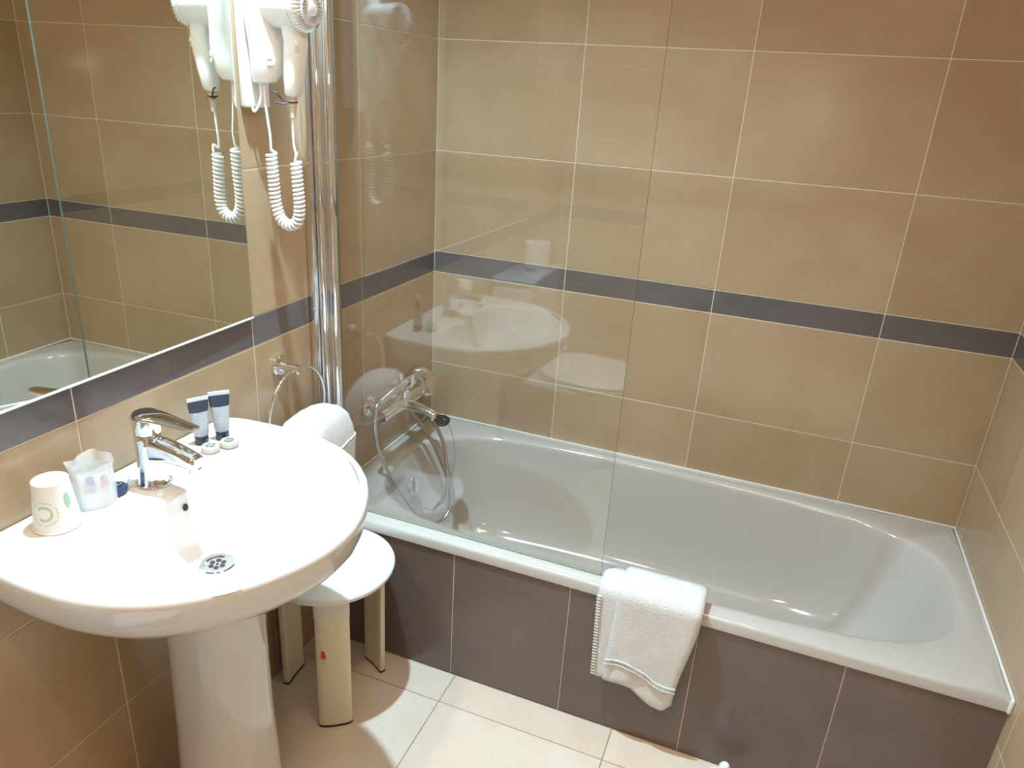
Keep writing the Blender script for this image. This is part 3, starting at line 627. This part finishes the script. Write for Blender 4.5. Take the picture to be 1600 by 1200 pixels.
# coiled cord: straight lead, coil in a U, straight lead
cordp = []
lead1 = smooth_path([(0.1005, YD, 1.424), (0.099, YD, 1.40), (0.0985, YD + 0.002, 1.368), (0.102, YD + 0.004, 1.350), (0.108, YD - 0.004, 1.356), (0.106, YD - 0.008, 1.340)], 6)
axis = smooth_path([(0.1025, YD, 1.338), (0.1045, YD, 1.29), (0.106, YD, 1.245), (0.099, YD, 1.217), (0.079, YD, 1.206), (0.058, YD - 0.001, 1.218), (0.049, YD - 0.003, 1.25), (0.0485, YD - 0.006, 1.30), (0.0485, YD - 0.008, 1.352)], 12)
cum = [0]
for a, b in zip(axis, axis[1:]): cum.append(cum[-1] + (b - a).length)
tot = cum[-1]; turns = 36; coil = []; NP = turns * 12
uprev = Vector((0, 1, 0))
for k in range(NP + 1):
    s = tot * k / NP; i = max(j for j in range(len(cum)) if cum[j] <= s + 1e-9); i = min(i, len(axis) - 2); f = (s - cum[i]) / (cum[i + 1] - cum[i]); p = axis[i].lerp(axis[i + 1], f)
    tdir = (axis[min(i + 2, len(axis) - 1)] - axis[max(i - 1, 0)]).normalized(); uu = (uprev - tdir * uprev.dot(tdir)).normalized(); vv = tdir.cross(uu)
    ph = 2 * PI * turns * k / NP; rad = 0.0095; coil.append(p + uu * (rad * math.cos(ph)) + vv * (rad * math.sin(ph)))
lead2 = smooth_path([(0.0485, YD - 0.008, 1.358), (0.050, YD - 0.010, 1.385), (0.046, YD - 0.010, 1.42), (0.043, YD - 0.010, 1.455), (0.043, YD - 0.008, 1.486)], 6)
bm = B(); tube(bm, lead1 + coil + lead2, 0.0030, 7, rfun=lambda i: 0.0026 if i < len(lead1) or i > len(lead1) + len(coil) else 0.0032)
obj('coiled_cord', bm, M_CORD, dry, angle=180)
bm = B(); tube(bm, smooth_path([(0.034, YD - 0.01, 1.486), (0.036, YD - 0.012, 1.462), (0.032, YD - 0.016, 1.443), (0.022, YD - 0.018, 1.430), (0.016, YD - 0.018, 1.438)], 6), 0.0028, 8); obj('mains_cord', bm, M_CORD, hold)

# ------------------------------------------------------------------ stool
SC = Vector((0.165, -0.867)); st = empty('stool', (SC.x, SC.y, 0.0), 'round white plastic stool with three broad cream legs between washbasin and bath', 'stool')
bm = B(); lathe(bm, (SC.x, SC.y, 0.381), (0, 0, 1), [(0, 0.150), (0.003, 0.156), (0.012, 0.158), (0.0165, 0.156), (0.019, 0.152), (0.0195, 0.0005)], 72); obj('seat', bm, M_SEAT, st)
for k in range(3):
    a = math.radians(-55.4 + 120 * k); n_ = Vector((math.cos(a), math.sin(a), 0)); t_ = Vector((-n_.y, n_.x, 0)); c0 = Vector((SC.x, SC.y, 0))
    def sec(z, r, hw=0.0405, th=0.020):
        # outer face slightly bowed, inner face flat, round edges
        pts = []
        for i in range(32):
            t = 2 * PI * i / 32; c, s = math.cos(t), math.sin(t); kk = (abs(c) ** 5 + abs(s) ** 5) ** (-1 / 5)
            pts.append(c0 + t_ * (hw * c * kk) + n_ * (r + th * s * kk * 0.5 - 0.012 * (c * kk) ** 2 * 0.35) + Vector((0, 0, z)))
        return pts
    bm = B(); rings(bm, [sec(0.006, 0.128), sec(0.30, 0.130), sec(0.335, 0.131)]); lg = obj('leg', bm, M_LEG, st)
    bm = B(); rings(bm, [sec(0.335, 0.1315, 0.0415, 0.0225), sec(0.383, 0.132, 0.0415, 0.023)]); obj('leg_collar', bm, M_COLLAR, lg)
    bm = B(); rings(bm, [sec(0.0, 0.128, 0.0412, 0.0212), sec(0.0065, 0.128, 0.0412, 0.0212)]); obj('rubber_foot', bm, M_BLACK, lg)
    if k == 0:
        def P_(s, z, e=0.0004): return c0 + t_ * s + n_ * (0.1305 + 0.0102 + e - 0.004 * (s / 0.04) ** 2) + Vector((0, 0, z))
        bm = B(); bm.faces.new([bm.verts.new(P_(s, z)) for s, z in ((-0.0285, 0.220), (-0.0180, 0.220), (-0.0170, 0.228), (-0.0195, 0.233), (-0.0205, 0.241), (-0.0275, 0.241))]); obj('red_sticker', bm, M_RED, lg, smooth=False)
        bm = B()
        for s, z in ((-0.0265, 0.214), (-0.0215, 0.214), (-0.0240, 0.206), (-0.0225, 0.199)): bm.faces.new([bm.verts.new(P_(s + dx, z + dz)) for dx, dz in ((0, 0), (0.003, 0), (0.003, 0.003), (0, 0.003))])
        obj('sticker_mark', bm, mat('teal_print', (.30, .50, .48), .5), lg, smooth=False)

# ------------------------------------------------------------------ bath mixer with hand shower
YM = -0.345; ZM = 0.607; XM = 0.072
mx = empty('bath_mixer', (0.0, YM, ZM), 'chrome wall-mounted bath mixer with spout over the bath', 'mixer tap')
for dy in (-0.075, 0.075):
    bm = B(); lathe(bm, (0.0008, YM + dy, ZM), (1, 0, 0), [(0, 0.032), (0.004, 0.033), (0.012, 0.026), (0.016, 0.017), (0.045, 0.0165), (0.047, 0.020), (0.058, 0.020), (0.06, 0.015), (XM, 0.015)], 32); obj('wall_flange', bm, M_CHR, mx)
bm = B(); lathe(bm, (XM, YM - 0.098, ZM), (0, 1, 0), [(0, 0.018), (0.002, 0.021), (0.05, 0.0225), (0.098, 0.0235), (0.146, 0.0225), (0.194, 0.021), (0.196, 0.018)], 36); obj('mixer_body', bm, M_CHR, mx)
for sgn, nm, ln in ((-1, 'flow_knob', 0.028), (1, 'temperature_knob', 0.030)):
    bm = B(); lathe(bm, (XM, YM + sgn * 0.0985, ZM), (0, sgn, 0), [(0, 0.019), (0.002, 0.0235), (ln - 0.003, 0.0225), (ln, 0.019), (ln + 0.001, 0.0005)], 12); obj(nm, bm, M_CHR, mx)
bm = B(); SR = []
for x, y, z, rx, rz in ((XM, YM, ZM, 0.020, 0.019), (XM + 0.03, YM, ZM - 0.002, 0.018, 0.016), (XM + 0.07, YM, ZM - 0.008, 0.0155, 0.0135), (XM + 0.100, YM, ZM - 0.015, 0.0145, 0.0125), (XM + 0.116, YM, ZM - 0.020, 0.0140, 0.0120), (XM + 0.121, YM, ZM - 0.022, 0.011, 0.009)):
    SR.append([Vector((x, y + rx * math.cos(2 * PI * i / 24), z + rz * math.sin(2 * PI * i / 24))) for i in range(24)])
rings(bm, SR); msp = obj('bath_spout', bm, M_CHR, mx)
bm = B(); lathe(bm, (XM + 0.104, YM, ZM - 0.020), (0.15, 0, -1), [(0, 0.0115), (0.013, 0.0115), (0.014, 0.010)], 20); obj('spout_outlet', bm, M_CHR, msp)
bm = B(); lathe(bm, (XM + 0.012, YM + 0.0, ZM + 0.018), (0, 0, 1), [(0, 0.009), (0.012, 0.009), (0.014, 0.012), (0.022, 0.012), (0.024, 0.009)], 18); obj('diverter_knob', bm, M_CHR, mx)
bm = B(); lathe(bm, (XM, YM + 0.055, ZM - 0.018), (0, 0, -1), [(0, 0.010), (0.012, 0.010), (0.013, 0.0085), (0.020, 0.0085)], 16); obj('hose_outlet', bm, M_CHR, mx)
# fork cradle on top carrying the hand shower
bm = B(); lathe(bm, (XM, YM + 0.03, ZM + 0.018), (0, 0, 1), [(0, 0.006), (0.022, 0.006)], 12)
for s in (-1, 1): tube(bm, smooth_path([(XM, YM + 0.03, ZM + 0.038), (XM + s * 0.016, YM + 0.03, ZM + 0.044), (XM + s * 0.019, YM + 0.032, ZM + 0.062), (XM + s * 0.021, YM + 0.034, ZM + 0.078)], 5), 0.0045, 10)
obj('shower_cradle', bm, mat('white_chrome', (.9, .9, .9), .15, .6), mx)
hs = empty('hand_shower', (XM, YM, ZM + 0.05), 'chrome hand shower with round head lying on the bath mixer cradle', 'hand shower')
hz = ZM + 0.056
bm = B(); hp = smooth_path([(XM + 0.004, YM - 0.118, hz - 0.004), (XM + 0.003, YM - 0.06, hz), (XM, YM + 0.02, hz + 0.004), (XM + 0.004, YM + 0.075, hz + 0.006), (XM + 0.004, YM + 0.12, hz - 0.004), (0.066, -0.185, 0.632)], 8)
tube(bm, hp, 0.011, 16, rfun=lambda i: 0.0095 + 0.003 * math.sin(PI * min(1, i / 20)) if i < 26 else 0.0105); obj('shower_handle', bm, M_CHR, hs)
hd = Vector((0.66, -0.20, 0.72)).normalized(); hc = Vector((0.0625, -0.168, 0.621))
bm = B(); lathe(bm, hc - hd * 0.022, hd, [(0, 0.049), (0.003, 0.053), (0.010, 0.053), (0.014, 0.050), (0.020, 0.034), (0.023, 0.0005)], 44); obj('shower_head', bm, M_CHR, hs)
bm = B(); lathe(bm, hc - hd * 0.0225, -hd, [(0, 0.040), (0.001, 0.040), (0.0012, 0.001)], 30); obj('spray_face', bm, M_GREY, hs)
# hose: from the handle's tail down into the bath, a loop on the bath end and up to the mixer outlet
hose = empty('shower_hose', (0.12, YM, 0.25), 'flexible metal shower hose hanging in a loop from mixer into the bath', 'hose')
hpth = smooth_path([(XM + 0.004, YM - 0.118, hz - 0.004), (XM + 0.004, YM - 0.150, hz - 0.012), (XM + 0.004, YM - 0.163, hz - 0.06), (XM + 0.008, YM - 0.150, hz - 0.15), (XM + 0.025, YM - 0.115, 0.42), (0.115, YM - 0.075, 0.34), (0.150, YM - 0.045, 0.262), (0.178, YM - 0.02, 0.222),
                    (0.205, YM + 0.02, 0.215), (0.215, YM + 0.06, 0.245), (0.195, YM + 0.085, 0.32), (0.150, YM + 0.088, 0.42), (0.105, YM + 0.078, 0.50), (XM + 0.004, YM + 0.058, 0.548), (XM, YM + 0.055, 0.572)], 16)
def ribbed(i): return 0.0068 if i % 2 else 0.0056
bm = B(); tube(bm, hpth, 0.0065, 12, rfun=ribbed); obj('hose_tube', bm, M_HOSE, hose, angle=80)
bm = B(); a_, b__ = hpth[0], hpth[6]; lathe(bm, a_ + (b__ - a_) * -0.1, (b__ - a_), [(0, 0.0095), (0.014, 0.0095), (0.016, 0.0075), (0.022, 0.0072)], 14); obj('hose_nut', bm, M_CHR, hose)
hp3 = smooth_path([(0.170, YM + 0.040, 0.235), (0.200, YM + 0.065, 0.30), (0.165, YM + 0.115, 0.42), (0.125, YM + 0.118, 0.50), (XM + 0.02, YM + 0.085, 0.572)], 16)
bm = B(); tube(bm, hp3, 0.0065, 12, rfun=ribbed); obj('hose_loop', bm, M_HOSE, hose, angle=80)
# plug hooked on the spout, with its chain hanging into the bath
pb = empty('bath_plug', (XM + 0.132, YM, ZM - 0.05), 'black bath plug on a thin chain at the spout end', 'plug')
pc = Vector((XM + 0.135, YM + 0.004, ZM - 0.034))
bm = B(); lathe(bm, pc, Vector((0.12, -0.28, 0.95)), [(-0.005, 0.019), (-0.003, 0.0225), (0.003, 0.0245), (0.005, 0.022), (0.0055, 0.0005)], 12); obj('plug_body', bm, M_BLACK, pb)
bm = B(); tube(bm, smooth_path([pc + Vector((0.004, 0, 0.009)), pc + Vector((0.024, 0.002, -0.012)), (0.245, YM + 0.012, 0.50), (0.250, YM + 0.005, 0.43), (0.232, YM - 0.005, 0.34), (0.195, YM - 0.01, 0.27), (0.150, YM, 0.262)], 12), 0.0011, 6); obj('chain', bm, M_CHRB, pb)

# ------------------------------------------------------------------ towel over the bath edge
def fold_slab(bm, xl, xr, inner_z, path, th, wob=0.0, low=None, nx=26):
    """cloth slab following a (y,z) path, x from xl(t) to xr(t); low(u) lengthens the hanging end"""
    m = len(path); G = []
    cum = [0]
    for a, b in zip(path, path[1:]): cum.append(cum[-1] + (Vector(b) - Vector(a)).length)
    for side in (0, 1):
        rows = []
        for i in range(m):
            t = cum[i] / cum[-1]; a = path[max(0, i - 1)]; b = path[min(m - 1, i + 1)]; d = (Vector(b) - Vector(a)).normalized(); nrm = Vector((d.y, -d.x))
            row = []
            for j in range(nx + 1):
                u = j / nx; x = xl(t) + (xr(t) - xl(t)) * u
                e = math.sqrt(max(0.0, 1 - (2 * abs(u - 0.5)) ** 10)); tt = th * (0.15 + 0.85 * e)
                if t > 0.985: tt *= 0.55
                y, z = path[i]; hang = sm((t - 0.42) / 0.58)
                z2 = z - (low(u) if low else 0) * hang
                wv = wob * hang * (math.sin(u * 7 + t * 3) * 0.6 + math.sin(u * 13 + 1) * 0.25 + 0.3 * math.sin(t * 17 + u * 5))
                off = (side - 0.5) * tt; row.append(Vector((x, y + nrm.x * off * (-1) - abs(wv) * 1.0 - 0.0, z2 + nrm.y * off * (-1))))
            rows.append(row)
        G.append(rows)
    V = [[[bm.verts.new(p) for p in row] for row in rows] for rows in G]
    for i in range(m - 1):
        for j in range(nx):
            bm.faces.new((V[0][i][j], V[0][i][j + 1], V[0][i + 1][j + 1], V[0][i + 1][j])); bm.faces.new((V[1][i][j], V[1][i + 1][j], V[1][i + 1][j + 1], V[1][i][j + 1]))
        for j in (0, nx): bm.faces.new((V[0][i][j], V[0][i + 1][j], V[1][i + 1][j], V[1][i][j]))
    for i in (0, m - 1):
        for j in range(nx): bm.faces.new((V[0][i][j], V[0][i][j + 1], V[1][i][j + 1], V[1][i][j]))
    return V
bt = empty('bath_mat_towel', (0.93, YP, 0.42), 'folded thick white towel hung over the bath edge beside the screen', 'towel')
def tpath(off, zb_):
    ye = YP - 0.006 - off; zt_ = 0.4235 + off
    pts = [(-0.636, 0.400), (-0.637, 0.418), (-0.642, zt_ + 0.001), (-0.655, zt_ + 0.003), (-0.675, zt_ + 0.003), (-0.690, zt_ + 0.001), (ye + 0.004, zt_ - 0.005), (ye, zt_ - 0.020)]
    n_ = 22; z_ = zt_ - 0.020
    for k in range(1, n_ + 1): pts.append((ye, z_ + (zb_ - z_) * k / n_))
    return pts
bm = B(); fold_slab(bm, lambda t: 0.806 + 0.012 * sm((t - .3) / .7), lambda t: 1.043 - 0.035 * sm((t - .35) / .65), 0, tpath(0.009, 0.166), 0.014, 0.004, lambda u: 0.018 * sm((u - .2) / .8) - 0.010 * math.sin(PI * min(1, u * 1.4)))
lay1 = obj('under_layer', bm, M_TOWEL, bt, angle=80)
bm = B(); fold_slab(bm, lambda t: 0.856 - 0.013 * sm((t - .3) / .7), lambda t: 1.049 - 0.033 * sm((t - .35) / .65), 0, tpath(0.024, 0.176), 0.017, 0.005, lambda u: 0.034 * sm((u - .2) / .7) - 0.010 * math.sin(PI * min(1, u * 1.4)) - 0.020 * sm((u - .88) / .12))
lay2 = obj('top_layer', bm, M_TOWEL, bt, angle=80)
bm = B()
for zz, rr in ((0.248, 0.0022), (0.236, 0.0020)):
    pts = []
    for j in range(25):
        u = j / 24; pts.append(Vector((0.8465 + (1.019 - 0.8465) * u, YP - 0.0415 - 0.004 * abs(math.sin(u * 7 + 2.2)), zz - 0.026 * sm((u - .20) / .7) + 0.008 * math.sin(PI * min(1, u * 1.4)))))
    tube(bm, pts, rr, 6)
obj('woven_border', bm, M_TOWEL, lay2)
bm = B()
for k in range(27):
    z = 0.405 - k * 0.0088; t_x = 0.8075 + 0.008 * k / 27; box(bm, (t_x - 0.0022, YP - 0.0262, z), (t_x + 0.009, YP - 0.0215, z + 0.0042), 0.0012, 2)
st_ = obj('edge_stitching', bm, M_TOWEL, lay1); st_['kind'] = 'stuff'

# ------------------------------------------------------------------ toilet brush by the panel
tb = empty('toilet_brush', (1.158, -0.79, 0.0), 'white toilet brush with round handle top against the brown panel', 'toilet brush')
bm = B(); lathe(bm, (1.158, -0.79, 0.0), (0, 0, 1), [(0, 0.038), (0.002, 0.040), (0.05, 0.040), (0.052, 0.030), (0.045, 0.028), (0.045, 0.0005)], 36); obj('holder_cup', bm, M_WPL, tb)
bm = B(); lathe(bm, (1.158, -0.79, 0.058), (0, 0, 1), [(0, 0.008), (0.022, 0.008), (0.024, 0.012), (0.030, 0.0135), (0.040, 0.0125), (0.046, 0.008), (0.047, 0.0005)], 28); obj('handle', bm, M_WPL, tb)

# ------------------------------------------------------------------ toilet beyond the left edge of the photograph (seen reflected in the screen)
to = empty('toilet', (0.3, -2.02, 0.0), 'white close-coupled toilet beyond the washbasin, seen mirrored in the screen', 'toilet')
YO = -2.01
bm = B(); box(bm, (0.004, YO - 0.185, 0.42), (0.175, YO + 0.185, 0.79), 0.018, 4); obj('cistern', bm, M_CER, to)
bm = B(); box(bm, (0.003, YO - 0.192, 0.791), (0.182, YO + 0.192, 0.818), 0.010, 4); obj('cistern_lid', bm, M_CER, to)
bm = B(); lathe(bm, (0.10, YO, 0.818), (0, 0, 1), [(0, 0.024), (0.004, 0.024), (0.005, 0.021), (0.0055, 0.0005)], 28); obj('flush_button', bm, M_CHRB, to)
def dsec(z, x0, x1, hw, n=56):
    pts = []
    for i in range(n):
        t = 2 * PI * i / n; c, s = math.cos(t), math.sin(t); kk = (abs(c) ** 2.6 + abs(s) ** 2.6) ** (-1 / 2.6); cx = (x0 + x1) / 2; pts.append(Vector((cx + (x1 - x0) / 2 * c * kk, YO + hw * s * kk, z)))
    return pts
bm = B(); rings(bm, [dsec(0.001, 0.02, 0.50, 0.115), dsec(0.03, 0.02, 0.49, 0.11), dsec(0.20, 0.02, 0.50, 0.12), dsec(0.32, 0.02, 0.58, 0.165), dsec(0.385, 0.02, 0.62, 0.185), dsec(0.40, 0.03, 0.615, 0.18)]); obj('toilet_bowl', bm, M_CER, to)
bm = B(); rings(bm, [dsec(0.401, 0.19, 0.625, 0.185), dsec(0.415, 0.19, 0.63, 0.188), dsec(0.418, 0.195, 0.625, 0.184)]); obj('toilet_seat', bm, M_WPL, to)
bm = B(); rings(bm, [dsec(0.419, 0.19, 0.625, 0.185), dsec(0.430, 0.19, 0.63, 0.188), dsec(0.440, 0.20, 0.615, 0.176), dsec(0.443, 0.24, 0.57, 0.14)]); obj('toilet_lid', bm, M_WPL, to)
rl = empty('toilet_roll', (0.09, YO - 0.09, 0.819), 'white toilet roll standing on the cistern lid', 'toilet roll')
bm = B(); lathe(bm, (0.09, YO - 0.105, 0.819), (0, 0, 1), [(0, 0.053), (0.098, 0.053), (0.098, 0.021), (0.0, 0.021)], 36, False, False); obj('paper', bm, M_TOWEL, rl)
bm = B(); lathe(bm, (0.09, YO - 0.105, 0.8195), (0, 0, 1), [(0, 0.0208), (0.097, 0.0208), (0.097, 0.0195), (0.0, 0.0195)], 24, False, False); obj('cardboard_core', bm, M_TAN, rl)

# ------------------------------------------------------------------ ceiling lamps
for k, ((x, y), c_, e_, s_, sp_, lab) in enumerate(LAMPS):  # the added neutral fill gets the same fitting as the spots
    t = empty('ceiling_spotlight', (x, y, CEIL - 0.012), lab, 'ceiling lamp', 'recessed ceiling spots')
    bm = B(); lathe(bm, (x, y, CEIL - 0.0002), (0, 0, -1), [(0, 0.045), (0.004, 0.045), (0.006, 0.040), (0.004, 0.032), (0.0, 0.032)], 32, False, False); obj('trim_ring', bm, M_STEM, t)
    bm = B(); lathe(bm, (x, y, CEIL - 0.0004), (0, 0, -1), [(0, 0.030), (0.002, 0.030)], 28); obj('lamp_face', bm, M_GLOWC if c_ == COOL else M_GLOWW, t)
t = empty('ceiling_lamp', (1.0, -1.45, CEIL - 0.03), 'flat round warm ceiling lamp in the middle of the room', 'ceiling lamp')
bm = B(); lathe(bm, (1.0, -1.45, CEIL - 0.0002), (0, 0, -1), [(0, 0.185), (0.028, 0.185), (0.028, 0.178), (0.0, 0.178)], 48, False, False); obj('lamp_rim', bm, M_STEM, t)
bm = B(); lathe(bm, (1.0, -1.45, CEIL - 0.003), (0, 0, -1), [(0, 0.177), (0.02, 0.177)], 48); obj('lamp_diffuser', bm, mat('opal_face', (.9, .85, .75), .5, emis=(1, .72, .45), est=1.2), t)
